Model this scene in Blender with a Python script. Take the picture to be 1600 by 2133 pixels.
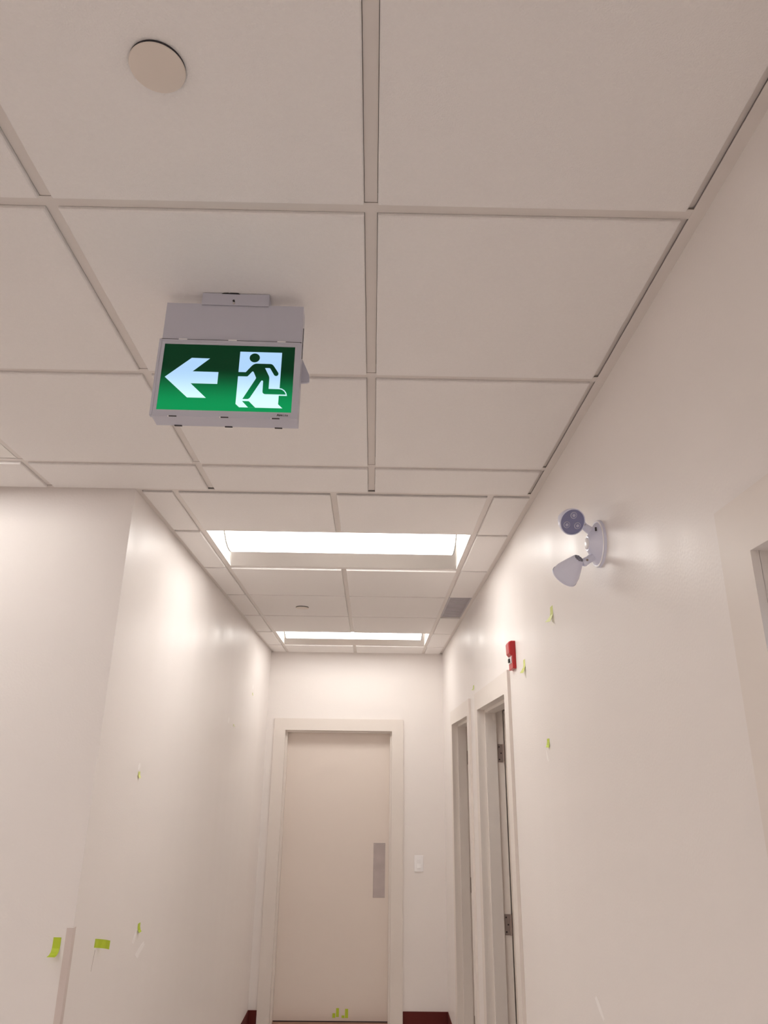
import bpy, bmesh, math, random
from mathutils import Vector, Matrix

for o in list(bpy.data.objects):
    bpy.data.objects.remove(o, do_unlink=True)
scene = bpy.context.scene
COL = scene.collection
random.seed(4)

# ------------------------------------------------------------------ camera, world, exposure
H = 2.849                    # ceiling height
cam_d = bpy.data.cameras.new('camera')
cam = bpy.data.objects.new('camera', cam_d)
COL.objects.link(cam)
cam_d.sensor_fit = 'HORIZONTAL'
cam_d.sensor_width = 36.0
cam_d.lens = 1479.4 / 1600 * 36.0
cam_d.clip_start = 0.02
R_ = Vector((0.99980522, -0.01594507, 0.0116307))
U_ = Vector((-0.016393, -0.34275843, 0.93928054))
F_ = Vector((0.01099038, 0.93928825, 0.34295306))
m = Matrix.Identity(4)
for i in range(3):
    m[i][0], m[i][1], m[i][2] = R_[i], U_[i], -F_[i]
m[0][3], m[1][3], m[2][3] = 0.01927, -1.07102, 1.8422
cam.matrix_world = m
scene.camera = cam

world = bpy.data.worlds.new('world')
scene.world = world
world.use_nodes = True
world.node_tree.nodes['Background'].inputs[0].default_value = (0.6, 0.62, 0.66, 1)
world.node_tree.nodes['Background'].inputs[1].default_value = 0.05

scene.view_settings.view_transform = 'Standard'
scene.view_settings.look = 'None'
scene.view_settings.gamma = 1.0
scene.view_settings.use_curve_mapping = False
scene.view_settings.exposure = 0.09
scene.cycles.max_bounces = 10        # pale walls: light bounces many times before it dies
scene.cycles.diffuse_bounces = 8
LAMP = 8.4                   # brightness of the nearer corridor troffer lens
LAMP_FAR = 6.9               # the far one is a little dimmer
LAMP_HALL = 6.0              # brightness of the hall troffers
LAMP_SIDE = 30.0              # cool fixture of the side room

# ------------------------------------------------------------------ plan of the place (metres)
T = 0.6096                   # ceiling module
XR, XL, XM = 0.638, -0.905, -0.1475
YL, Y1, YE = 1.4714, 1.9566, 5.391
XW, YB = -3.95, -3.35        # far left wall of the hall, wall behind the viewer
XS = 2.75                    # outer wall of the side rooms
WT = 0.12

# ------------------------------------------------------------------ materials
def mat(name, col, rough=0.5, metal=0.0, spec=0.5, noise=0.0, nscale=40, bump=0.0, bscale=200, var_rough=0.0, stretch=None, emit=None, estr=0):
    mt = bpy.data.materials.new(name)
    mt.use_nodes = True
    nt = mt.node_tree
    b = nt.nodes['Principled BSDF']
    b.inputs['Base Color'].default_value = (*col, 1)
    b.inputs['Roughness'].default_value = rough
    b.inputs['Metallic'].default_value = metal
    b.inputs['Specular IOR Level'].default_value = spec
    tc = nt.nodes.new('ShaderNodeTexCoord')
    src = tc.outputs['Object']
    if stretch:
        mp = nt.nodes.new('ShaderNodeMapping')
        mp.inputs['Scale'].default_value = stretch
        nt.links.new(src, mp.inputs[0])
        src2 = mp.outputs[0]
    else:
        src2 = src
    if noise:
        n = nt.nodes.new('ShaderNodeTexNoise')
        n.inputs['Scale'].default_value = nscale
        n.inputs['Detail'].default_value = 1
        nt.links.new(src, n.inputs['Vector'])
        mx = nt.nodes.new('ShaderNodeMix')
        mx.data_type = 'RGBA'
        mx.inputs[6].default_value = (*[c * (1 - noise) for c in col], 1)
        mx.inputs[7].default_value = (*[min(1, c * (1 + noise)) for c in col], 1)
        nt.links.new(n.outputs['Fac'], mx.inputs[0])
        nt.links.new(mx.outputs[2], b.inputs['Base Color'])
    if var_rough:
        n = nt.nodes.new('ShaderNodeTexNoise')
        n.inputs['Scale'].default_value = 5
        n.inputs['Detail'].default_value = 1
        nt.links.new(src2, n.inputs['Vector'])
        mr = nt.nodes.new('ShaderNodeMapRange')
        mr.inputs['From Min'].default_value = 0.3
        mr.inputs['From Max'].default_value = 0.7
        mr.inputs['To Min'].default_value = rough - var_rough
        mr.inputs['To Max'].default_value = rough + var_rough
        nt.links.new(n.outputs['Fac'], mr.inputs['Value'])
        nt.links.new(mr.outputs[0], b.inputs['Roughness'])
    if bump:
        n = nt.nodes.new('ShaderNodeTexNoise')
        n.inputs['Scale'].default_value = bscale
        n.inputs['Detail'].default_value = 0
        nt.links.new(src, n.inputs['Vector'])
        bp = nt.nodes.new('ShaderNodeBump')
        bp.inputs['Strength'].default_value = bump
        bp.inputs['Distance'].default_value = 0.002
        nt.links.new(n.outputs['Fac'], bp.inputs['Height'])
        nt.links.new(bp.outputs[0], b.inputs['Normal'])
    if emit:
        b.inputs['Emission Color'].default_value = (*emit, 1)
        b.inputs['Emission Strength'].default_value = estr
    return mt

M = {}
WALL = (0.878, 0.834, 0.808)
M['wall'] = mat('wall_paint', WALL, 0.40, bump=0.10, bscale=160, var_rough=0.05, stretch=(1.5, 1.5, 0.25))
M['wall_hall'] = mat('wall_paint_hall', WALL, 0.48, bump=0.10, bscale=160)
M['tile'] = mat('mineral_tile', (0.855, 0.825, 0.806), 0.9, spec=0.2, noise=0.018, nscale=120, bump=0.35, bscale=350)
M['tee'] = mat('painted_tee', (0.74, 0.69, 0.655), 0.45)
M['plenum'] = mat('plenum_concrete', (0.12, 0.10, 0.09), 0.9)
M['floor'] = mat('vinyl_floor', (0.86, 0.81, 0.775), 0.45)
M['frame'] = mat('frame_paint', (0.82, 0.76, 0.71), 0.38)
M['door'] = mat('door_paint', (0.81, 0.725, 0.66), 0.40)
M['saddle'] = mat('brown_threshold', (0.38, 0.22, 0.16), 0.5)
M['base'] = mat('rubber_base', (0.115, 0.016, 0.013), 0.6, spec=0.25)
M['steel'] = mat('brushed_steel', (0.56, 0.50, 0.49), 0.42, metal=0.85, noise=0.16, nscale=11)
M['hinge'] = mat('hinge_steel', (0.40, 0.33, 0.30), 0.4, metal=0.6, noise=0.05)
M['screw'] = mat('screw_metal', (0.62, 0.58, 0.55), 0.35, metal=0.7)
M['white_pl'] = mat('white_plastic', (0.83, 0.81, 0.83), 0.35)
M['lamp_pl'] = mat('cool_white_plastic', (0.78, 0.80, 0.95), 0.32)
M['lamp_face'] = mat('lamp_face_plastic', (0.27, 0.28, 0.46), 0.25)
M['lamp_lens'] = mat('clear_led_lens', (0.55, 0.55, 0.68), 0.12)
M['switch'] = mat('switch_white', (0.96, 0.95, 0.96), 0.3)
M['dark'] = mat('dark_slot', (0.03, 0.025, 0.03), 0.6)
M['sign_white'] = mat('sign_steel_white', (0.56, 0.56, 0.64), 0.42)
M['troffer'] = mat('troffer_white', (0.86, 0.84, 0.81), 0.55)
M['reflector'] = mat('satin_reflector', (0.96, 0.95, 0.93), 0.30, metal=1.0)
M['lens'] = mat('lit_diffuser', (0.9, 0.9, 0.88), 0.5, emit=(1.0, 0.97, 0.935), estr=LAMP)
M['lens_far'] = mat('lit_diffuser_far', (0.9, 0.9, 0.88), 0.5, emit=(1.0, 0.97, 0.935), estr=LAMP_FAR)
M['lens_hall'] = mat('lit_diffuser_hall', (0.9, 0.9, 0.88), 0.5, emit=(1.0, 0.97, 0.945), estr=LAMP_HALL)
M['lens_cool'] = mat('lit_diffuser_cool', (0.9, 0.9, 0.9), 0.5, emit=(0.62, 0.78, 1.0), estr=LAMP_SIDE)
M['lens_rim'] = mat('diffuser_rim', (0.55, 0.55, 0.53), 0.5)
M['grille'] = mat('grey_grille', (0.46, 0.43, 0.46), 0.5)
M['grille_dark'] = mat('grille_dark', (0.30, 0.28, 0.30), 0.6)
M['red'] = mat('red_plastic', (0.50, 0.012, 0.018), 0.28)
M['clear'] = mat('strobe_lens', (0.80, 0.74, 0.76), 0.12)
M['black'] = mat('black_plastic', (0.012, 0.012, 0.012), 0.4)
M['tape'] = mat('lime_tape', (0.52, 0.66, 0.035), 0.45, noise=0.04, nscale=60)
M['tape_pale'] = mat('faded_lime_tape', (0.66, 0.72, 0.22), 0.45, noise=0.04, nscale=60)
M['filler'] = mat('white_wall_filler', (0.96, 0.93, 0.91), 0.6, noise=0.02, nscale=80)
M['pencil'] = mat('scratch_mark', (0.45, 0.38, 0.35), 0.8)
M['guard'] = mat('corner_guard', (0.70, 0.61, 0.57), 0.4)
M['cover'] = mat('sprinkler_cover', (0.74, 0.66, 0.59), 0.4)

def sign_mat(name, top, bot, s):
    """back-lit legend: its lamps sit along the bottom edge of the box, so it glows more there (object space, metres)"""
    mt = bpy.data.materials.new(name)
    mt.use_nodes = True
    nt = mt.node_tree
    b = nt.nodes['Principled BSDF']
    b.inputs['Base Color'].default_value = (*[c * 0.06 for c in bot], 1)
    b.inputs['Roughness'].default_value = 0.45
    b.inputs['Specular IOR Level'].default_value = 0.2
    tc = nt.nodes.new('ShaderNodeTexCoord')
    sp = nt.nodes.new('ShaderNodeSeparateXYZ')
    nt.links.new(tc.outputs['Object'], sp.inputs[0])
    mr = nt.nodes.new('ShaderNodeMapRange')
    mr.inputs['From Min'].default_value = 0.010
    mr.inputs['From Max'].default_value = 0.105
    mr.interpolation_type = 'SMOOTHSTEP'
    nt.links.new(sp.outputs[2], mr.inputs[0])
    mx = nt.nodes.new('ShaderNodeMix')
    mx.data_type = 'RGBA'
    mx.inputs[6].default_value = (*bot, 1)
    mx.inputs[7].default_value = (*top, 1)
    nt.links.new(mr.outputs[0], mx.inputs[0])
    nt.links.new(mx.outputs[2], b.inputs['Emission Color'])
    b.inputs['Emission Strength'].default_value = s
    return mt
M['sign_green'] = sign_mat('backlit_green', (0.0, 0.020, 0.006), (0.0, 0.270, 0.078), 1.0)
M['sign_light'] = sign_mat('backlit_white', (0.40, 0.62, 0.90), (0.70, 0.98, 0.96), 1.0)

# ------------------------------------------------------------------ mesh helpers
class MB:
    def __init__(s):
        s.v, s.f = [], []
    def add(s, vs, fs):
        n = len(s.v)
        s.v += [tuple(p) for p in vs]
        s.f += [tuple(i + n for i in f) for f in fs]
        return s
    def box(s, x0, x1, y0, y1, z0, z1):
        return s.add([(x0, y0, z0), (x1, y0, z0), (x1, y1, z0), (x0, y1, z0), (x0, y0, z1), (x1, y0, z1), (x1, y1, z1), (x0, y1, z1)],
                     [(3, 2, 1, 0), (4, 5, 6, 7), (0, 1, 5, 4), (1, 2, 6, 5), (2, 3, 7, 6), (3, 0, 4, 7)])
    def frustum(s, p0, p1, r0, r1, n=24, caps=True):
        return s.lathe(p0, p1, [(0, r0), (1, r1)], n, caps)
    def lathe(s, p0, p1, prof, n=32, caps=True):
        """prof: (t along p0->p1, radius)"""
        p0, p1 = Vector(p0), Vector(p1)
        d = p1 - p0
        ax = d.normalized()
        a = ax.orthogonal().normalized()
        b = ax.cross(a)
        vs, fs = [], []
        for t, r in prof:
            c = p0 + d * t
            for k in range(n):
                an = 2 * math.pi * k / n
                vs.append(c + a * (math.cos(an) * r) + b * (math.sin(an) * r))
        for i in range(len(prof) - 1):
            for k in range(n):
                k2 = (k + 1) % n
                fs.append((i * n + k, i * n + k2, (i + 1) * n + k2, (i + 1) * n + k))
        if caps:
            fs.append(tuple(range(n - 1, -1, -1)))
            L = (len(prof) - 1) * n
            fs.append(tuple(range(L, L + n)))
        return s.add(vs, fs)
    def prism(s, pts, o, ux, uy, un, d0, d1):
        """polygon pts in the plane (o, ux, uy), from depth d0 to d1 along un"""
        o, ux, uy, un = Vector(o), Vector(ux), Vector(uy), Vector(un)
        n = len(pts)
        vs = [o + ux * x + uy * y + un * d0 for x, y in pts] + [o + ux * x + uy * y + un * d1 for x, y in pts]
        fs = [tuple(range(n)), tuple(range(2 * n - 1, n - 1, -1))]
        fs += [(i, (i + 1) % n, n + (i + 1) % n, n + i) for i in range(n)]
        return s.add(vs, fs)
    def strip(s, path, wv, th=0.0004):
        """ribbon: list of points swept by width vector wv, given thickness"""
        path = [Vector(p) for p in path]
        wvs = [Vector(x) for x in wv] if isinstance(wv, list) else [Vector(wv)] * len(path)
        nrm = []
        for i in range(len(path)):
            a = path[max(0, i - 1)]
            b = path[min(len(path) - 1, i + 1)]
            nrm.append((b - a).cross(wvs[i]).normalized() * th)
        vs, fs = [], []
        for p, n, wv in zip(path, nrm, wvs):
            vs += [p, p + wv, p + wv + n, p + n]
        k = len(path)
        for i in range(k - 1):
            for j in range(4):
                fs.append((i * 4 + j, i * 4 + (j + 1) % 4, (i + 1) * 4 + (j + 1) % 4, (i + 1) * 4 + j))
        fs.append((3, 2, 1, 0))
        L = (k - 1) * 4
        fs.append((L, L + 1, L + 2, L + 3))
        return s.add(vs, fs)
    def mesh(s, name, material=None, smooth=False, recalc=True):
        me = bpy.data.meshes.new(name)
        me.from_pydata(s.v, [], s.f)
        if recalc:
            bm = bmesh.new()
            bm.from_mesh(me)
            bmesh.ops.recalc_face_normals(bm, faces=bm.faces)
            bm.to_mesh(me)
            bm.free()
        if material:
            me.materials.append(M[material])
        if smooth:
            me.shade_smooth()
            me.set_sharp_from_angle(angle=math.radians(35))
        me.update()
        return me
    def obj(s, name, material, parent=None, smooth=False, bevel=0, loc=None):
        return link(name, s.mesh(name, material, smooth), parent, bevel, loc)

def link(name, me, parent=None, bevel=0, loc=None):
    o = bpy.data.objects.new(name, me)
    COL.objects.link(o)
    if parent:
        o.parent = parent
    if loc:
        o.location = loc
    if bevel:
        b = o.modifiers.new('bevel', 'BEVEL')
        b.width = bevel
        b.segments = 2
        b.limit_method = 'ANGLE'
    return o
def empty(name, loc=(0, 0, 0), rz=0):
    o = bpy.data.objects.new(name, None)
    COL.objects.link(o)
    o.location = loc
    o.rotation_euler = (0, 0, rz)
    o.empty_display_size = 0.05
    return o
def tag(o, label, cat, group=None):
    o['label'] = label
    o['category'] = cat
    if group:
        o['group'] = group
    return o
def struct(o, label=None):
    o['kind'] = 'structure'
    if label:
        o['label'] = label
    return o
def copy_tree(o, parent=None):
    c = o.copy()
    COL.objects.link(c)
    c.parent = parent
    for ch in list(o.children):
        copy_tree(ch, c)
    return c

# ------------------------------------------------------------------ floor, walls
struct(MB().box(XW - WT, XS + WT, YB - WT, YE + 0.6, -0.1, 0).obj('floor', 'floor'), 'light vinyl floor of the corridor')

# right wall with three door openings (opening = y0, y1)
ZO = 2.184                   # opening height
FW = 0.098                   # frame face width
FP = 0.014                   # frame face stands proud of the wall
DOORS_R = {'door_2': (2.296, 3.196), 'door_3': (3.668, 4.590), 'door_4': (-0.905, 0.018)}
w = MB()
ys = sorted(DOORS_R.values())
prev = YB - WT
for a, b in ys:
    a, b = a - 0.02, b + 0.02
    w.box(XR, XR + WT, prev, a, 0, H + 0.25)
    w.box(XR, XR + WT, a, b, ZO + 0.02, H + 0.25)
    prev = b
w.box(XR, XR + WT, prev, YE + 0.6, 0, H + 0.25)
wall_right = struct(w.obj('wall_right', 'wall'), 'glossy beige painted wall on the right')

DL0, DL1, DZ = -0.737, 0.188, 2.170
w = MB()
w.box(XL - WT, DL0 - 0.02, YE, YE + WT, 0, H + 0.25).box(DL1 + 0.02, XR, YE, YE + WT, 0, H + 0.25).box(DL0 - 0.02, DL1 + 0.02, YE, YE + WT, DZ + 0.02, H + 0.25)
wall_end = struct(w.obj('wall_end', 'wall_hall'), 'beige wall with the closed door at the corridor end')
struct(MB().box(-1.6, 1.2, YE + 0.55, YE + 0.6, 0, H + 0.25).obj('wall_beyond', 'wall_hall'))

wall_left = struct(MB().box(XL - WT, XL, YL, YE, 0, H + 0.25).obj('wall_left', 'wall'), 'glossy beige painted wall on the left of the corridor')
wall_front = struct(MB().box(XW, XL - WT, YL, YL + WT, 0, H + 0.25).obj('wall_front', 'wall_hall'), 'matt beige wall facing the viewer left of the corridor')
# front skin over the corner end so the whole face is one paint
struct(MB().box(XW - WT, XW, YB, YL + WT, 0, H + 0.25).obj('wall_hall_side', 'wall_hall'))
struct(MB().box(XW - WT, XR + WT, YB - WT, YB, 0, H + 0.25).obj('wall_back', 'wall_hall'))
struct(MB().box(XS, XS + WT, YB - WT, YE + 0.6, 0, H + 0.25).obj('wall_side_rooms', 'wall_hall'))
struct(MB().box(XR + WT, XS, 1.20, 1.30, 0, H + 0.25).box(XR + WT, XS, 3.40, 3.48, 0, H + 0.25).box(XR + WT, XS, YE + 0.5, YE + 0.6, 0, H + 0.25)
       .box(XR + WT, XS, YB - WT, YB, 0, H + 0.25).obj('wall_partition', 'wall_hall'))

# ------------------------------------------------------------------ ceiling: slab above, tee grid, dropped-edge tiles
ceiling = struct(MB().box(XW - WT, XS + WT, YB - WT, YE + 0.6, H + 0.25, H + 0.35).obj('ceiling', 'plenum'), 'suspended ceiling of square tiles in a metal grid')
struct(MB().box(XR + WT, XS, YB, YE + 0.5, H, H + 0.02).obj('ceiling_side_rooms', 'wall_hall'))
TW = 0.012                   # half tee width
DROP = 0.0085                # tile face hangs this far under the tee
tile_cache = {}
def tile(x0, x1, y0, y1, flush=()):
    """a dropped-edge tile in the opening between tee centres/edges"""
    g = 0.0130
    a, b, c, d = x0 + g, x1 - g, y0 + g, y1 - g
    key = (round(b - a, 3), round(d - c, 3))
    if key not in tile_cache:
        hx, hy = (b - a) / 2, (d - c) / 2
        mb = MB()
        e = 0.0025
        mb.add([(-hx + e, -hy + e, -DROP), (hx - e, -hy + e, -DROP), (hx - e, hy - e, -DROP), (-hx + e, hy - e, -DROP),
                (-hx, -hy, -DROP + e), (hx, -hy, -DROP + e), (hx, hy, -DROP + e), (-hx, hy, -DROP + e),
                (-hx, -hy, 0.012), (hx, -hy, 0.012), (hx, hy, 0.012), (-hx, hy, 0.012)],
               [(0, 3, 2, 1), (0, 1, 5, 4), (1, 2, 6, 5), (2, 3, 7, 6), (3, 0, 4, 7),
                (4, 5, 9, 8), (5, 6, 10, 9), (6, 7, 11, 10), (7, 4, 8, 11), (8, 9, 10, 11)])
        tile_cache[key] = mb.mesh('ceiling_tile', 'tile')
    o = link('ceiling_tile', tile_cache[key], ceiling, loc=((a + b) / 2, (c + d) / 2, H + random.uniform(-0.0006, 0.0006)))
    o.rotation_euler = (random.uniform(-0.0006, 0.0006), random.uniform(-0.0006, 0.0006), 0)
    return o
def tee(x0, x1, y0, y1, z=H):
    mb = MB().box(x0, x1, y0, y1, z, z + 0.0012)
    if x1 - x0 > y1 - y0:
        c = (y0 + y1) / 2
        mb.box(x0, x1, c - 0.001, c + 0.001, z + 0.0012, z + 0.035)
    else:
        c = (x0 + x1) / 2
        mb.box(c - 0.001, c + 0.001, y0, y1, z + 0.0012, z + 0.035)
    return mb.obj('tee_bar', 'tee', ceiling)
def angle_trim(x0, x1, y0, y1):
    return MB().box(x0, x1, y0, y1, H - 0.0005, H + 0.0015).obj('wall_angle', 'tee', ceiling)

ncol = int((0 - XW) / T)
colx = [-i * T for i in range(0, ncol + 1)]            # 0, -T, -2T ...
rows = [i * T for i in range(-5, 3)]                   # ... 0, T, 2T
HALL_LIGHTS = [(-4, 1), (-4, -2), (-4, -5), (-1, -4)]                     # (left column index, row index): each covers two modules along x; all but the first are unseen, added for more ambient light
def lit(ci, ri):
    return any(ri == r and ci in (c, c + 1) for c, r in HALL_LIGHTS)
# cross rows run through, column tees between them sit a hair higher
for r in rows:
    tee(XW, XR - 0.02, r - TW, r + TW)
for ci, x in enumerate(colx):
    edges = [YB] + rows + [YL - 0.01]
    for a, b in zip(edges[:-1], edges[1:]):
        ri = round(a / T) if a > YB else -99
        if a > YB and any(ri == r and -ci == c + 1 for c, r in HALL_LIGHTS):
            continue
        tee(x - TW, x + TW, a + TW + 0.001, b - TW - 0.001, H + 0.0012)
xs = [XW + 0.012] + sorted(colx) + [0.6096]
yy = [YB + 0.012] + rows + [YL - 0.008]
for i in range(len(xs) - 1):
    ci = round(xs[i] / T)
    for j in range(len(yy) - 1):
        ri = round(yy[j] / T)
        if yy[j] == YB + 0.012:
            ri = -99
        if i > 0 and lit(ci, ri):
            continue
        if xs[i + 1] - xs[i] < 0.06 or yy[j + 1] - yy[j] < 0.06:
            continue
        tile(xs[i], xs[i + 1], yy[j], yy[j + 1])
angle_trim(XR - 0.026, XR, YB, YE)
MB().box(XR - 0.050, XR - 0.0245, YB, YL, H + 0.006, H + 0.0075).obj('wall_angle', 'tee', ceiling)
angle_trim(XW, XW + 0.022, YB, YL)
angle_trim(XW, XR, YB, YB + 0.022)
angle_trim(XW, XL, YL - 0.020, YL)
# threshold tee between hall and corridor grids
tee(XL, XR - 0.02, YL - TW, YL + TW, H - 0.0008)
angle_trim(XL, XL + 0.020, YL, YE)
angle_trim(XL, XR, YE - 0.020, YE)
crow = [Y1 + i * T for i in range(6)]
LIGHT_ROWS = (0, 4)
for k in (-1, 0, 1):
    x = XM + k * T
    edges = [YL] + crow + [YE]
    if k == 0:
        for i, (a, b) in enumerate(zip(edges[:-1], edges[1:])):
            if i - 1 in LIGHT_ROWS:
                continue
            tee(x - TW, x + TW, a + TW + 0.001, b - TW - 0.001, H + 0.0012)
    else:
        tee(x - TW, x + TW, YL + TW, YE, H)
for y in crow:
    tee(XM - T + TW, XM + T - TW, y - TW, y + TW, H + 0.0012)
    tee(XL + 0.02, XM - T - TW, y - TW * 0.6, y + TW * 0.6, H + 0.0012)
    tee(XM + T + TW, XR - 0.02, y - TW * 0.6, y + TW * 0.6, H + 0.0012)
cy = [YL + 0.006] + crow + [YE - 0.004]
for i in range(len(cy) - 1):
    a, b = cy[i], cy[i + 1]
    if i - 1 not in LIGHT_ROWS:
        tile(XM - T, XM, a, b)
        tile(XM, XM + T, a, b)
    tile(XL + 0.010, XM - T, a, b)
    if i != 3:
        tile(XM + T, XR - 0.012, a, b)

# grey return air panel in the right border
gx0, gx1, gy0, gy1 = XM + T + 0.013, XR - 0.022, crow[2] + 0.010, crow[3] - 0.010
g = empty('air_grille', ((gx0 + gx1) / 2, (gy0 + gy1) / 2, H))
tag(g, 'dark grey return air grille in the ceiling border by the right wall', 'air grille')
hx, hy = (gx1 - gx0) / 2, (gy1 - gy0) / 2
MB().box(-hx, hx, -hy, hy, 0.0035, 0.006).obj('backing', 'grille_dark', g)
MB().box(-hx, hx, -hy, -hy + 0.01, -0.001, 0.0035).box(-hx, hx, hy - 0.01, hy, -0.001, 0.0035).box(-hx, -hx + 0.01, -hy + 0.01, hy - 0.01, -0.001, 0.0035).box(hx - 0.01, hx, -hy + 0.01, hy - 0.01, -0.001, 0.0035).obj('rim', 'grille', g)
nsl = 22
sl = MB().box(-hx + 0.01, hx - 0.01, -0.0085, 0.0085, 0.0005, 0.0035).mesh('slat', 'grille')
for i in range(nsl):
    link('slat', sl, g, loc=(0, -hy + 0.021 + (2 * hy - 0.042) * i / (nsl - 1), 0))

# ------------------------------------------------------------------ recessed troffers
def troffer(name, label, loc, lens_mat, group=None):
    t = empty(name, loc)
    tag(t, label, 'ceiling light', group)
    hx, hy = T - TW - 0.001, T / 2 - TW - 0.001
    # reflector wings: curve from the ceiling plane up to the lens edge
    def wing(sgn):
        prof = []
        for k in range(9):
            a = k / 8
            prof.append((sgn * (hy - 0.002 - (hy - 0.145) * a), 0.001 + 0.088 * (0.82 * a + 0.18 * math.sin(a * math.pi / 2))))
        mb = MB()
        vs, fs = [], []
        for (y, z) in prof:
            vs += [(-hx, y, z), (hx, y, z), (hx, y + sgn * 0.0015, z + 0.0012), (-hx, y + sgn * 0.0015, z + 0.0012)]
        for i in range(8):
            for j in range(4):
                fs.append((i * 4 + j, i * 4 + (j + 1) % 4, (i + 1) * 4 + (j + 1) % 4, (i + 1) * 4 + j))
        fs += [(0, 1, 2, 3), (32, 33, 34, 35)]
        mb.add(vs, fs)
        return mb
    wing(-1).obj('reflector', 'reflector', t, smooth=True)
    wing(1).obj('reflector', 'reflector', t, smooth=True)
    MB().box(-hx, hx, -0.150, 0.150, 0.0885, 0.092).obj('housing_top', 'troffer', t)
    for s in (-1, 1):
        MB().box(min(s * hx, s * (hx - 0.002)), max(s * hx, s * (hx - 0.002)), -hy, hy, 0.0, 0.092).obj('end_plate', 'troffer', t)
    # bulged diffuser
    lx = 0.545
    n = 20
    hw, sag = 0.150, 0.056
    Rr = (hw * hw + sag * sag) / (2 * sag)
    amax = math.asin(hw / Rr)
    def arc(k, r=Rr):
        a = -amax + 2 * amax * k / n
        return r * math.sin(a), 0.002 + Rr - r * math.cos(a)
    vs, fs = [], []
    for k in range(n + 1):
        y, z = arc(k)
        vs += [(-lx, y, z), (lx, y, z)]
    for k in range(n):
        fs.append((2 * k, 2 * k + 1, 2 * k + 3, 2 * k + 2))
    fs.append(tuple(2 * k for k in range(n + 1)))
    fs.append(tuple(2 * k + 1 for k in range(n, -1, -1)))
    fs.append((0, 1, 2 * n + 1, 2 * n))
    le = MB().add(vs, fs).obj('lens', lens_mat, t, smooth=True)
    for s in (-1, 1):
        mb = MB()
        vs, fs = [], []
        for k in range(n + 1):
            y, z = arc(k, Rr + 0.0012)
            y2, z2 = arc(k, Rr - 0.004)
            xa, xb = s * (lx + 0.0005), s * (lx + 0.007)
            vs += [(xa, y, z), (xb, y, z), (xb, y2, z2), (xa, y2, z2)]
        for k in range(n):
            for j in range(4):
                fs.append((k * 4 + j, k * 4 + (j + 1) % 4, (k + 1) * 4 + (j + 1) % 4, (k + 1) * 4 + j))
        fs += [(0, 1, 2, 3), tuple(n * 4 + j for j in range(4))]
        mb.add(vs, fs).obj('lens_rim', 'lens_rim', t)
    return t
troffer('ceiling_light', 'wide lit ceiling light nearest in the corridor, behind the exit sign', (XM, crow[0] + T / 2, H), 'lens')
troffer('ceiling_light', 'smaller looking lit ceiling light at the far end above the closed door', (XM, crow[4] + T / 2, H), 'lens_far')
for c, r in HALL_LIGHTS:
    troffer('ceiling_light', {(-4, 1): 'hall ceiling light whose lit corner shows at the left edge', (-4, -2): 'added hall ceiling light out of view left of the exit sign', (-4, -5): 'added unseen hall ceiling light behind the viewer on the left', (-1, -4): 'added unseen hall ceiling light right behind the viewer'}[(c, r)],
            ((c + 1) * T, (r + 0.5) * T, H), 'lens_hall')
troffer('ceiling_light', 'cool ceiling light in the room behind the doorway at the right edge', (1.75, -0.55, H - 0.012), 'lens_cool')

# ------------------------------------------------------------------ concealed sprinkler covers
def sprinkler(loc, label):
    s = empty('sprinkler_cover', loc)
    tag(s, label, 'sprinkler', 'sprinkler covers in the ceiling')
    MB().lathe((0, 0, 0), (0, 0, -0.004), [(0, 0.0412), (1, 0.0412)], 48).obj('ring', 'dark', s, smooth=True)  # dark band painted in for the shade in the gap above the plate
    MB().lathe((0, 0, -0.004), (0, 0, -0.0075), [(0, 0.0410), (0.35, 0.0418), (0.8, 0.0408), (1, 0.0385)], 56).obj('cover_plate', 'cover', s, smooth=True)
    return s
sprinkler((-0.322, -0.288, H - DROP), 'round ceiling cover plate near the top left of the view')
sprinkler((-0.452, 3.497, H - DROP), 'small round ceiling cover plate between the two corridor lights')

# ------------------------------------------------------------------ door frames
def frame_parts(parent, o, along, inw, y0, y1, zo, depth, material='frame'):
    """hollow metal frame; o: wall plane origin, along: unit along the wall, inw: unit into the wall. y0..y1 = opening"""
    o, al, iw, up = Vector(o), Vector(along), Vector(inw), Vector((0, 0, 1))
    def slab(a0, a1, i0, i1, z0, z1, mb):
        pts = []
        for z in (z0, z1):
            for a, i in ((a0, i0), (a1, i0), (a1, i1), (a0, i1)):
                pts.append(o + al * a + iw * i + up * z)
        return mb.add(pts, [(3, 2, 1, 0), (4, 5, 6, 7), (0, 1, 5, 4), (1, 2, 6, 5), (2, 3, 7, 6), (3, 0, 4, 7)])
    st = 0.016
    s0, s1 = 0.030, 0.092        # stop from / to depth
    for side in (-1, 1):
        e = y0 if side < 0 else y1
        out = e + side * FW
        mb = MB()
        a, b = sorted((e, out))
        slab(a, b, -FP, 0.0005, 0, zo + FW, mb)                 # face corridor side
        slab(a, b, depth, depth + FP, 0, zo + FW, mb)           # face room side
        a, b = sorted((e, e + side * 0.004))
        slab(a, b, 0.0, depth, 0, zo + 0.004, mb)                    # jamb skin
        a, b = sorted((e, e - side * st))
        slab(a, b, s0, s1, 0, zo - st, mb)                      # stop
        mb.obj('jamb', material, parent)
    mb = MB()
    slab(y0, y1, -FP, 0.0005, zo, zo + FW, mb)
    slab(y0, y1, depth, depth + FP, zo, zo + FW, mb)
    slab(y0, y1, 0.0005, depth, zo, zo + 0.004, mb)
    slab(y0, y1, s0, s1, zo - st, zo, mb)
    mb.obj('head', material, parent)

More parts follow.
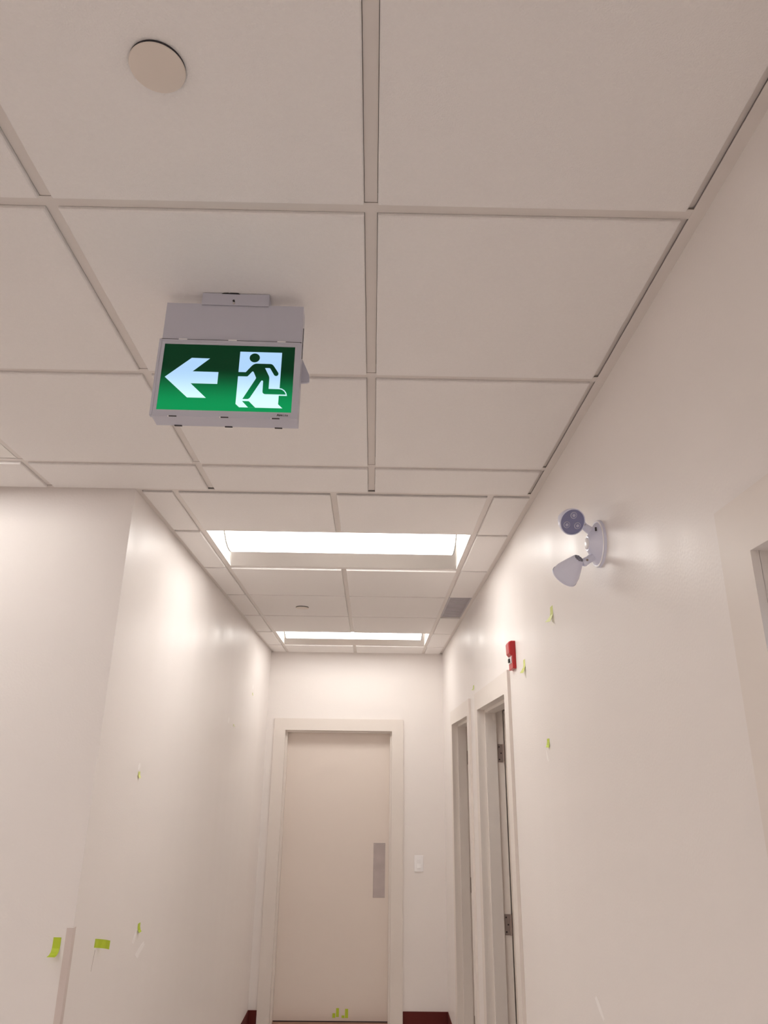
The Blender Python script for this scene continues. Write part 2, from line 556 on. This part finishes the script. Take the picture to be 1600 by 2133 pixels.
# door at the corridor end (closed, hung on the far side of the frame)
d1 = struct(empty('door_1', ((DL0 + DL1) / 2, YE, 0)), 'closed beige door at the end of the corridor')
d1.location = (0, 0, 0)
frame_parts(d1, (0, YE, 0), (1, 0, 0), (0, 1, 0), DL0, DL1, DZ, WT)
LY = YE + 0.093
leaf = MB().box(DL0 + 0.003, DL1 - 0.003, LY, LY + 0.044, 0.012, DZ - 0.004).obj('leaf', 'door', d1, bevel=0.001)
px0, px1, pz0, pz1 = 0.043, 0.141, 0.868, 1.277
MB().box(px0, px1, LY - 0.0016, LY, pz0, pz1).obj('push_plate', 'steel', leaf, bevel=0.0008)
for x in (px0 + 0.010, px1 - 0.010):
    for z in (pz0 + 0.012, (pz0 + pz1) / 2, pz1 - 0.012):
        MB().lathe((x, LY - 0.0016, z), (x, LY - 0.0030, z), [(0, 0.0042), (0.6, 0.0040), (1, 0.002)], 12).obj('screw', 'screw', leaf, smooth=True)
MB().box(DL0 + 0.001, DL1 - 0.001, YE - 0.010, YE + 0.14, 0, 0.004).obj('threshold', 'saddle', d1)
MB().box(DL0 + 0.003, DL1 - 0.003, LY + 0.004, LY + 0.040, 0.004, 0.013).obj('door_gap_shade', 'dark', d1)  # dark strip standing in for the shade in the gap below the leaf

def side_door(name, y0, y1, label, leaf_open=True):
    d = struct(empty(name), label)
    frame_parts(d, (XR, 0, 0), (0, 1, 0), (1, 0, 0), y0, y1, ZO, WT)
    hx = XR + WT + 0.018      # hinge line on the room side, far jamb
    if leaf_open:
        lf = MB().box(hx, hx + (y1 - y0) - 0.01, y1 - 0.050, y1 - 0.006, 0.012, ZO - 0.006).obj('leaf', 'door', d, bevel=0.001)
        for z in (1.947, 1.088, 0.25):
            hb = MB()
            hb.box(XR + 0.098, XR + 0.128, y1 - 0.0022, y1 + 0.0001, z - 0.049, z + 0.049)
            hb.lathe((hx - 0.008, y1 - 0.008, z - 0.049), (hx - 0.008, y1 - 0.008, z + 0.049), [(0, 0.006), (1, 0.006)], 14)
            hb.obj('hinge', 'hinge', d)
            for k, zz in enumerate((-0.034, 0, 0.034)):
                xx = XR + 0.106 if k != 1 else XR + 0.116
                MB().lathe((xx, y1 - 0.0022, z + zz), (xx, y1 - 0.0032, z + zz), [(0, 0.004), (1, 0.0035)], 10).obj('hinge_screw', 'dark', d)
    return d
side_door('door_2', *DOORS_R['door_2'], 'nearer beige doorway under the red fire alarm')
side_door('door_3', *DOORS_R['door_3'], 'farther narrow looking doorway near the corridor end')
side_door('door_4', *DOORS_R['door_4'], 'beige doorway frame at the right edge with bluish light inside', False)

# ------------------------------------------------------------------ rubber baseboards
BH, BT = 0.105, 0.006
def baseboard(name, x0, x1, y0, y1):
    return struct(MB().box(x0, x1, y0, y1, 0, BH).obj(name, 'base', bevel=0.001), None)
baseboard('baseboard_end', DL1 + FW + 0.001, XR - BT, YE - BT, YE)
baseboard('baseboard_end_left', XL + BT, DL0 - FW - 0.001, YE - BT, YE)
baseboard('baseboard_left', XL, XL + BT, YL, YE)
baseboard('baseboard_front', XW + BT, XL, YL - BT, YL)
b_ = MB()
ry = [YB, DOORS_R['door_4'][0] - FW, DOORS_R['door_4'][1] + FW, DOORS_R['door_2'][0] - FW, DOORS_R['door_2'][1] + FW, DOORS_R['door_3'][0] - FW, DOORS_R['door_3'][1] + FW, YE]
for a, c in zip(ry[0::2], ry[1::2]):
    b_.box(XR - BT, XR, a + 0.001, c - 0.001, 0, BH)
struct(b_.obj('baseboard_right', 'base'))

# ------------------------------------------------------------------ corner guard on the left wall corner
cg = MB()
cg.box(XL - 0.019, XL + 0.002, YL - 0.002, YL, BH, 1.372)
cg.box(XL, XL + 0.002, YL, YL + 0.020, BH, 1.372)
tag(cg.obj('corner_guard', 'guard', bevel=0.0006), 'thin beige corner guard strip on the left wall corner, beside lime tape', 'corner guard')

# ------------------------------------------------------------------ exit sign
SX, SY = -0.3010, 0.252       # centre x, front plane y
sign = empty('exit_sign', (SX, SY, H - DROP), math.radians(1.0))
tag(sign, 'ceiling hung green exit sign with white left arrow and running figure', 'exit sign')
zt, zb, zs = -0.0275, -0.312, -0.127        # housing top, bottom, panel top (relative to tile face)
hw = 0.1525
# canopy: folded plate with a slot at the top
can = MB()
cw = 0.074
can.box(-cw, cw, 0.004, 0.0052, -0.032, -0.0012)
can.box(-cw, cw, 0.046, 0.0472, -0.032, -0.0012)
can.box(-cw, -cw + 0.0012, 0.0052, 0.046, -0.032, -0.0012)
can.box(cw - 0.0012, cw, 0.0052, 0.046, -0.032, -0.0012)
can.box(-cw + 0.0012, cw - 0.0012, 0.0052, 0.046, -0.0022, -0.0012)
canopy = can.obj('canopy', 'sign_white', sign)
MB().prism([(-0.020, 0), (-0.015, 0.0022), (-0.006, 0.0030), (-0.003, 0.0020), (0.001, 0.0036), (0.016, 0.0034), (0.021, 0)], (-0.012, 0.0035, -0.0026), (1, 0, 0), (0, 0, 1), (0, 1, 0), -0.0004, 0.003).obj('cutout', 'black', canopy)
MB().prism([(-0.0026, 0.004), (-0.0012, 0.0062), (0.0018, 0.006), (0.0032, 0.0005), (0.001, 0.0), (-0.0018, 0.001)], (-0.004, 0.004, -0.0235), (1, 0, 0), (0, 0, 1), (0, 1, 0), -0.0006, 0.001).obj('keyhole', 'black', canopy)
MB().lathe((-0.003, 0.004, -0.0265), (-0.003, 0.0028, -0.0265), [(0, 0.0028), (1, 0.002)], 12).obj('screw', 'screw', canopy)
# housing box
MB().box(-hw + 0.002, hw - 0.001, 0.007, 0.047, zb + 0.0015, zt).obj('housing', 'sign_white', sign, bevel=0.0010)
# face frame: four lips around the legend
lw, lh = 0.280, 0.1595
lx0, lz0 = -0.1408, -0.297       # legend lower left corner
ff = MB()
ff.box(-hw, hw, 0.0, 0.007, lz0 + lh, zs)
ff.box(-hw, hw, 0.0, 0.007, zb, lz0)
ff.box(-hw, lx0, 0.0, 0.007, lz0, lz0 + lh)
ff.box(lx0 + lw, hw, 0.0, 0.007, lz0, lz0 + lh)
fr = ff.obj('face_frame', 'sign_white', sign)
MB().box(-hw - 0.0010, -hw + 0.0045, -0.0012, 0.008, zb + 0.002, zs + 0.0008).obj('edge_lip', 'sign_white', fr, bevel=0.0005)
MB().box(-hw + 0.0046, hw - 0.003, -0.0007, 0.0005, zs - 0.0050, zs + 0.0004).obj('edge_lip', 'sign_white', fr, bevel=0.0004)
MB().box(-hw, hw - 0.001, 0.0056, 0.0068, zs + 0.0034, zs + 0.0056).obj('seam', 'dark', fr)
for x in (-0.105, 0.002, 0.108):
    MB().box(x - 0.008, x + 0.008, -0.0009, 0.001, zb - 0.0007, zb + 0.0012).obj('clip_slot', 'dark', fr)
    MB().box(x - 0.0105, x - 0.008, -0.0012, 0.001, zb - 0.0009, zb + 0.0014).obj('clip', 'white_pl', fr)
    MB().box(x - 0.007, x + 0.009, 0.043, 0.0474, zb + 0.0004, zb + 0.0022).obj('clip_slot', 'dark', fr)
    MB().box(x - 0.009, x + 0.009, 0.0040, 0.0068, zs + 0.0030, zs + 0.0060).obj('clip', 'switch', fr)
MB().box(hw - 0.0012, hw + 0.0002, 0.026, 0.0275, -0.150, -0.072).obj('side_slot', 'dark', sign)
MB().prism([(0, 0), (0.017, -0.040), (0.018, -0.056), (0.012, -0.059), (-0.004, -0.060), (-0.004, 0)], (hw - 0.001, 0.0475, -0.140), (1, 0, 0), (0, 0, 1), (0, 1, 0), -0.003, 0.001).obj('side_wedge', 'sign_white', sign)  # small grey wedge of unclear nature at the housing's right edge
# legend
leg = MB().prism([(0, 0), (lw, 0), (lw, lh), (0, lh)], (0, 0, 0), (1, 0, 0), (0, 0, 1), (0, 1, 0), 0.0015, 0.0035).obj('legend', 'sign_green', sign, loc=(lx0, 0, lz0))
def leg_shape(name, pts, material, d, label=None):
    mb = MB().prism([(x / 1000, z / 1000) for x, z in pts], (0, 0, 0), (1, 0, 0), (0, 0, 1), (0, 1, 0), 0.0015 - d, 0.0016 - d)
    me = mb.mesh(name, material)
    bm = bmesh.new()
    bm.from_mesh(me)
    bmesh.ops.triangulate(bm, faces=[f for f in bm.faces if len(f.verts) > 4], ngon_method='EAR_CLIP')
    bm.to_mesh(me)
    bm.free()
    o = link(name, me, leg)
    if label:
        o['label'] = label
    return o
leg_shape('arrow', [(8.5, 78.3), (60.6, 126.2), (99.5, 125.8), (65.6, 93.2), (120.4, 93.0), (120.4, 64.3), (64.4, 64.2), (99.7, 30.3), (60.3, 30.3)], 'sign_light', 0.0003, 'white arrow pointing left')
leg_shape('doorway', [(162.6, 144.9), (252.4, 144.9), (252.3, 57.9), (256.8, 57.3), (262.7, 53.5), (266.9, 47.5), (268.9, 40.0), (251.6, 40.0), (251.4, 19.6), (260.9, 10.3), (170.7, 10.3), (162.6, 18.0)], 'sign_light', 0.0003, 'white doorway shape')
body = [(162.2, 94.4), (178.1, 94.5), (188.6, 108.8), (191.0, 111.8), (193.8, 114.1), (196.8, 115.6), (200.0, 116.2), (228.8, 116.2), (231.2, 115.9), (233.3, 114.9), (235.4, 113.2), (237.1, 110.9), (246.6, 96.1), (247.6, 94.0), (247.7, 91.6), (247.2, 89.8), (246.0, 88.2), (244.3, 87.3), (242.6, 87.1), (240.6, 87.6), (239.0, 88.9), (236.8, 92.6), (229.6, 105.0), (228.4, 105.9), (226.9, 106.1), (218.4, 105.9), (227.4, 87.6), (228.7, 84.0), (229.2, 80.4), (229.2, 55.6), (251.5, 55.5), (255.4, 55.0), (258.7, 53.5), (261.3, 51.5), (263.3, 49.0), (265.2, 45.8), (266.2, 42.8), (222.6, 42.7), (220.4, 43.2), (218.5, 44.6), (217.2, 46.5), (216.8, 48.6), (216.5, 73.0), (216.0, 74.5), (215.0, 75.2), (214.0, 75.4), (212.8, 75.0), (211.6, 73.0), (192.8, 36.1), (191.7, 33.8), (190.3, 32.0), (188.7, 30.8), (186.9, 30.0), (176.1, 29.9), (200.4, 78.7), (200.9, 80.8), (200.6, 82.6), (195.1, 95.0), (194.2, 96.2), (193.0, 96.7), (191.6, 96.2), (184.6, 86.8), (183.2, 85.0), (181.2, 84.2), (162.2, 84.1)]
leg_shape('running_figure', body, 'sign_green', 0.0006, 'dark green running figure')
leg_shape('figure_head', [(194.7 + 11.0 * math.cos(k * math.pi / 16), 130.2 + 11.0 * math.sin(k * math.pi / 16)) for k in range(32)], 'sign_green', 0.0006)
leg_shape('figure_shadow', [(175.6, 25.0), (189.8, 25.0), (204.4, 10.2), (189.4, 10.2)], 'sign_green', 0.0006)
def lettering(txt, x, z, size, parent, y, material, bold=0.0):
    cu = bpy.data.curves.new('lettering', 'FONT')
    cu.body = txt
    cu.size = size
    cu.extrude = 0.0001
    cu.offset = bold
    tmp = bpy.data.objects.new('lettering_tmp', cu)
    COL.objects.link(tmp)
    bpy.context.view_layer.update()
    dg = bpy.context.evaluated_depsgraph_get()
    me = bpy.data.meshes.new_from_object(tmp.evaluated_get(dg))
    wdt = max((v.co.x for v in me.vertices), default=0)
    bpy.data.objects.remove(tmp, do_unlink=True)
    me.materials.clear()
    me.materials.append(M[material])
    o = link('lettering', me, parent, loc=(x, y, z))
    o.rotation_euler = (math.pi / 2, 0, 0)
    return o, wdt
o, wd = lettering('Aim', lx0 + 0.2505, lz0 - 0.0088, 0.0072, fr, -0.0002, 'black', 0.00022)
lettering('Lite', lx0 + 0.2505 + wd + 0.0008, lz0 - 0.0088, 0.0072, fr, -0.0002, 'black', 0.0)

# ------------------------------------------------------------------ emergency light on the right wall
em = empty('emergency_light', (XR, 0.795, 2.440))
tag(em, 'white twin head emergency light mounted on the right wall', 'emergency light')
n_ = Vector((-1, 0, 0))
MB().lathe((0, 0, 0), (-0.008, 0, 0), [(0, 0.0655), (0.75, 0.0655), (1, 0.0640)], 56).obj('rim_plate', 'lamp_pl', em, smooth=True)
MB().lathe((-0.0078, 0, 0), (-0.0092, 0, 0), [(0, 0.0652), (0.7, 0.0650), (1, 0.0625), (0.9, 0.0605), (0, 0.0600)], 56, caps=False).obj('rim_highlight', 'switch', em, smooth=True)  # white ring paints the highlight along the plate edge
MB().lathe((-0.007, 0, 0), (-0.034, 0, 0), [(0, 0.060), (0.06, 0.0585), (0.55, 0.039), (0.92, 0.0225), (1, 0.0205)], 56).obj('base_cone', 'lamp_pl', em, smooth=True)
MB().lathe((-0.034, 0, 0), (-0.0385, 0, 0), [(0, 0.0165), (0.6, 0.0155), (1, 0.011)], 32).obj('cap', 'switch', em, smooth=True)  # whiter than the cone: its lit brightness is put into the colour
MB().box(-0.0215, -0.0175, -0.043, -0.039, 0.024, 0.034).obj('slot', 'dark', em)
def lamp_head(root, p_arm0, p_arm1, back, front, detail_face):
    """arm from the cone to the head; head cone axis back -> front"""
    hd = MB()
    back, front = Vector(back), Vector(front)
    body_ = MB().lathe(back, front, [(0, 0.0135), (0.02, 0.0150), (0.45, 0.0270), (0.74, 0.0345), (0.90, 0.0362), (1.0, 0.0368)], 48)
    ho = body_.obj('lamp_head', 'lamp_pl', root, smooth=True)
    ax = (front - back).normalized()
    a = Vector((0, 0, 1)).cross(ax).normalized()
    b = ax.cross(a)
    # rim and recessed face
    rim = MB().lathe(front - ax * 0.001, front + ax * 0.003, [(0, 0.0378), (1, 0.0372)], 48, caps=False)
    n = 48
    vs, fs = [], []
    for r, dz in ((0.0372, 0.003), (0.0348, 0.003), (0.0348, 0.001)):
        for k in range(n):
            an = 2 * math.pi * k / n
            vs.append(front + ax * dz + a * math.cos(an) * r + b * math.sin(an) * r)
    for i in range(2):
        for k in range(n):
            fs.append((i * n + k, i * n + (k + 1) % n, (i + 1) * n + (k + 1) % n, (i + 1) * n + k))
    rim.add(vs, fs)
    rim.obj('head_rim', 'lamp_pl', ho, smooth=True)
    MB().lathe(front - ax * 0.0005, front + ax * 0.0012, [(0, 0.0347), (1, 0.0347)], 48).obj('head_face', 'lamp_face', ho)
    for k in range(3):
        an = math.pi / 2 + k * 2 * math.pi / 3
        c = front + a * math.cos(an) * 0.0185 + b * math.sin(an) * 0.0185
        ring = MB()
        ring.lathe(c + ax * 0.001, c + ax * 0.0034, [(0, 0.0098), (0.8, 0.0095), (1, 0.0088)], 28)
        ld = ring.obj('led_lens', 'lamp_lens', ho, smooth=True)
        MB().lathe(c + ax * 0.0034, c + ax * 0.0040, [(0, 0.0076), (1, 0.0074)], 24).obj('led_cup', 'lamp_face', ld)
        MB().lathe(c + ax * 0.0040, c + ax * 0.0056, [(0, 0.0046), (0.6, 0.0040), (1, 0.0018)], 20).obj('led', 'lamp_lens', ld, smooth=True)
    # vent slots on the small end
    for k in range(5):
        t = -0.010 + k * 0.005
        half = math.sqrt(max(0.0, 0.0125 ** 2 - t * t))
        if half < 0.003:
            continue
        vb = MB()
        for s0, s1 in ((-half, -0.0008), (0.0008, half)):
            vb.prism([(s0, t - 0.0011), (s1, t - 0.0011), (s1, t + 0.0011), (s0, t + 0.0011)], back - ax * 0.0003, a, b, ax, -0.0004, 0.0004)
        vb.obj('vent_slot', 'dark', ho)
    # side latch slots near the rim
    # arm: stub on the cone, knuckle, fork to the head
    p0, p1 = Vector(p_arm0), Vector(p_arm1)
    am = MB().lathe(p0, p0 + (p1 - p0) * 0.55, [(0, 0.0115), (0.8, 0.0105), (1, 0.0095)], 24)
    ao = am.obj('arm', 'lamp_pl', root, smooth=True)
    k0 = p0 + (p1 - p0) * 0.50
    MB().lathe(k0, p1, [(0, 0.0080), (0.15, 0.0105), (0.75, 0.0115), (1, 0.0090)], 24).obj('knuckle', 'lamp_pl', ao, smooth=True)
    kc = p0 + (p1 - p0) * 0.68
    MB().lathe(kc + Vector((0, -0.0085, 0)), kc + Vector((0, -0.0122, 0)), [(0, 0.0034), (1, 0.0030)], 14).obj('pivot_screw', 'hinge', ao, smooth=True)
    return ho
# upper head looks down the hall towards the viewer, lower head points at the floor
uh_f = Vector((-0.0760, -0.020, 0.0565))
uh_b = uh_f + Vector((-0.17, 0.80, 0.46)).normalized() * 0.062
lamp_head(em, (-0.020, 0, 0.036), (-0.048, 0.006, 0.062), uh_b, uh_f, True)
lh_b = Vector((-0.064, -0.012, -0.046))
lh_f = lh_b + Vector((-0.40, 0.75, -0.52)).normalized() * 0.070
lamp_head(em, (-0.018, 0, -0.036), (-0.052, 0.0, -0.057), lh_b, lh_f, True)

# ------------------------------------------------------------------ red fire alarm horn on the right wall
fa = empty('fire_alarm', (XR, 2.040, 2.268))
tag(fa, 'red fire alarm with clear strobe on the wall above the nearer side doorway', 'fire alarm')
def ribbed(prof, y0, y1, ch):
    """profile in x (out from the wall) / z, extruded along y with chamfered ends"""
    mb = MB()
    n = len(prof)
    cx = sum(p[0] for p in prof) / n
    cz = sum(p[1] for p in prof) / n
    rings = []
    for y, s in ((y0, 0.88), (y0 + ch, 1.0), (y1 - ch, 1.0), (y1, 0.88)):
        rings.append([(-(p[0] * (s if p[0] > 0.003 else 1)), y, cz + (p[1] - cz) * (1 - (1 - s) * 0.25)) for p in prof])
    vs = [p for r in rings for p in r]
    fs = [(i * n + k, i * n + (k + 1) % n, (i + 1) * n + (k + 1) % n, (i + 1) * n + k) for i in range(3) for k in range(n)]
    fs += [tuple(range(n - 1, -1, -1)), tuple(range(3 * n, 4 * n))]
    return mb.add(vs, fs)
ribbed([(0, 0.0), (0.013, 0.0), (0.0155, 0.003), (0.0155, 0.117), (0.012, 0.120), (0, 0.120)], 0.0, 0.092, 0.004).obj('back_box', 'red', fa, bevel=0.001)
ribbed([(0.012, 0.054), (0.020, 0.058), (0.0275, 0.068), (0.0290, 0.110), (0.025, 0.118), (0.018, 0.1205), (0.012, 0.1205)], 0.002, 0.086, 0.010).obj('horn_cover', 'red', fa, bevel=0.001)
ribbed([(0.014, 0.024), (0.019, 0.026), (0.0215, 0.034), (0.0215, 0.048), (0.018, 0.056), (0.014, 0.057)], 0.014, 0.074, 0.006).obj('strobe_lens', 'clear', fa, smooth=False)
MB().box(-0.0270, -0.0210, 0.030, 0.052, 0.028, 0.046).obj('strobe_tube', 'black', fa, bevel=0.002)

# ------------------------------------------------------------------ light switch on the end wall
sw = empty('light_switch', (0.4165, YE, 1.135))
tag(sw, 'white rocker light switch on the end wall right of the door', 'light switch')
MB().box(-0.037, 0.037, -0.006, 0, -0.0605, 0.0605).obj('wall_plate', 'switch', sw, bevel=0.003)
MB().box(-0.0175, 0.0175, -0.0068, -0.005, -0.0345, 0.0345).obj('switch_frame', 'switch', sw, bevel=0.0006)
MB().add([(-0.0150, -0.0068, -0.031), (0.0150, -0.0068, -0.031), (0.0150, -0.0068, 0.031), (-0.0150, -0.0068, 0.031),
          (-0.0150, -0.0130, -0.031), (0.0150, -0.0130, -0.031), (0.0150, -0.0080, 0.0), (-0.0150, -0.0080, 0.0), (0.0150, -0.0095, 0.031), (-0.0150, -0.0095, 0.031)],
         [(0, 1, 5, 4), (4, 5, 6, 7), (7, 6, 8, 9), (9, 8, 2, 3), (0, 4, 7, 9, 3), (1, 2, 8, 6, 5), (3, 2, 1, 0)]).obj('rocker', 'switch', sw)
for z in (-0.048, 0.048):
    MB().lathe((0, -0.006, z), (0, -0.0068, z), [(0, 0.003), (1, 0.0028)], 12).obj('screw', 'switch', sw)

# ------------------------------------------------------------------ lime tape flags
TG = 'lime tape flags marking touch-up spots'
def tape(path, wv, label, material='tape'):
    return tag(MB().strip(path, wv, 0.0006).obj('tape_flag', material), label, 'tape', TG)
e = 0.0004
tape([(-0.961, YL - e, 1.346), (-0.961, YL - e, 1.330), (-0.9610, YL - 0.001, 1.316), (-0.9615, YL - 0.006, 1.306), (-0.962, YL - 0.016, 1.300), (-0.9635, YL - 0.027, 1.298)], (0.024, 0, -0.0005),
     'lime tape flag with curled end on the wall left of the corner guard')
tape([(XL + e, 1.690, 1.300), (XL + e, 1.705, 1.297), (XL + 0.003, 1.722, 1.293), (XL + 0.009, 1.738, 1.289), (XL + 0.018, 1.752, 1.285), (XL + 0.029, 1.760, 1.281)], (0, -0.002, -0.026),
     'wide lime tape flag sticking out of the left wall beside the corner guard')
tape([(XL + e, 2.172, 1.259), (XL + e, 2.173, 1.245), (XL + 0.003, 2.174, 1.234), (XL + 0.008, 2.175, 1.226)], (0, 0.030, 0),
     'small lime tape flag above white filler patches low on the left wall')
tape([(XL + e, 1.935, 1.830), (XL + 0.001, 1.935, 1.818), (XL + 0.006, 1.935, 1.806)], (0, 0.024, 0), 'tiny lime tape flag at mid height on the left wall', 'tape_pale')
tape([(XL + e, 3.85, 2.124), (XL + 0.001, 3.85, 2.116), (XL + 0.010, 3.85, 2.110)], (0, 0.024, 0), 'tiny pale tape flag halfway along the left wall', 'tape_pale')
tape([(XL + e, 4.52, 2.396), (XL + 0.001, 4.52, 2.386), (XL + 0.004, 4.52, 2.376)], (0, 0.024, 0), 'tiny pale tape flag high at the far end of the left wall', 'tape_pale')
def rtape(y, z0, z1, lift, label, pale=False, w_=0.036):
    dz = z0 - z1
    path = [(XR - e, y, z0), (XR - e, y, z0 - dz * 0.30), (XR - 0.0012, y, z0 - dz * 0.52), (XR - lift * 0.35, y - 0.002, z0 - dz * 0.74), (XR - lift * 0.75, y - 0.004, z1)]
    wv = [(0, w_, 0), (0, w_, 0), (-0.0008, w_, 0), (-lift * 0.30, w_ * 0.9, 0.001), (-lift * 0.55, w_ * 0.8, 0.003)]
    tape(path, wv, label, 'tape_pale' if pale else 'tape')
rtape(1.352, 2.392, 2.334, 0.018, 'lime tape flag just below the emergency light', True)
rtape(1.856, 2.281, 2.224, 0.015, 'lime tape flag beside the red fire alarm', True)
rtape(3.385, 2.347, 2.316, 0.010, 'small lime tape flag above the space between the two side doorways')
rtape(1.525, 1.957, 1.926, 0.007, 'small lime tape flag low on the right wall near the doorway frame')
for k, (x0, x1, z0, z1) in enumerate([(-0.258, -0.236, 0.034, 0.064), (-0.230, -0.208, 0.040, 0.098), (-0.186, -0.164, 0.034, 0.050), (-0.160, -0.136, 0.034, 0.094)]):
    names = ['leftmost', 'second from left', 'shortest', 'rightmost']
    tape([(x0, LY - e, z1), (x0, LY - e, (z0 + z1) / 2), (x0, LY - 0.003, z0)], (x1 - x0, 0, 0), names[k] + ' of the four lime tape pieces at the foot of the end door')

# white filler patches and a scratch left on the walls
def patch(parent, pts, axis_x, sgn, material='filler', name='filler_patch'):
    """irregular thin patch on a side wall; pts = (y, z)"""
    mb = MB()
    mb.prism(pts, (axis_x, 0, 0), (0, 1, 0), (0, 0, 1), (sgn, 0, 0), -0.0002, 0.0004)
    return mb.obj(name, material, parent)
patch(wall_left, [(2.115, 1.205), (2.13, 1.196), (2.150, 1.200), (2.165, 1.225), (2.160, 1.243), (2.140, 1.232)], XL, 1)
patch(wall_left, [(2.175, 1.150), (2.215, 1.128), (2.245, 1.142), (2.300, 1.160), (2.285, 1.176), (2.240, 1.168)], XL, 1)
patch(wall_left, [(1.925, 1.838), (1.940, 1.834), (1.955, 1.850), (1.945, 1.864), (1.928, 1.858)], XL, 1)
patch(wall_left, [(3.655, 2.122), (3.690, 2.118), (3.700, 2.150), (3.670, 2.162)], XL, 1)
patch(wall_left, [(4.505, 2.425), (4.545, 2.420), (4.55, 2.452), (4.51, 2.456)], XL, 1)
patch(wall_left, [(1.700, 1.265), (1.7025, 1.265), (1.688, 1.205), (1.6865, 1.205)], XL, 1, 'pencil', 'scratch')
patch(wall_right, [(1.585, 1.920), (1.570, 1.905), (1.555, 1.882), (1.566, 1.880), (1.580, 1.895)], XR, -1)
patch(wall_right, [(1.195, 1.268), (1.165, 1.248), (1.128, 1.232), (1.118, 1.240), (1.150, 1.262), (1.180, 1.276)], XR, -1)
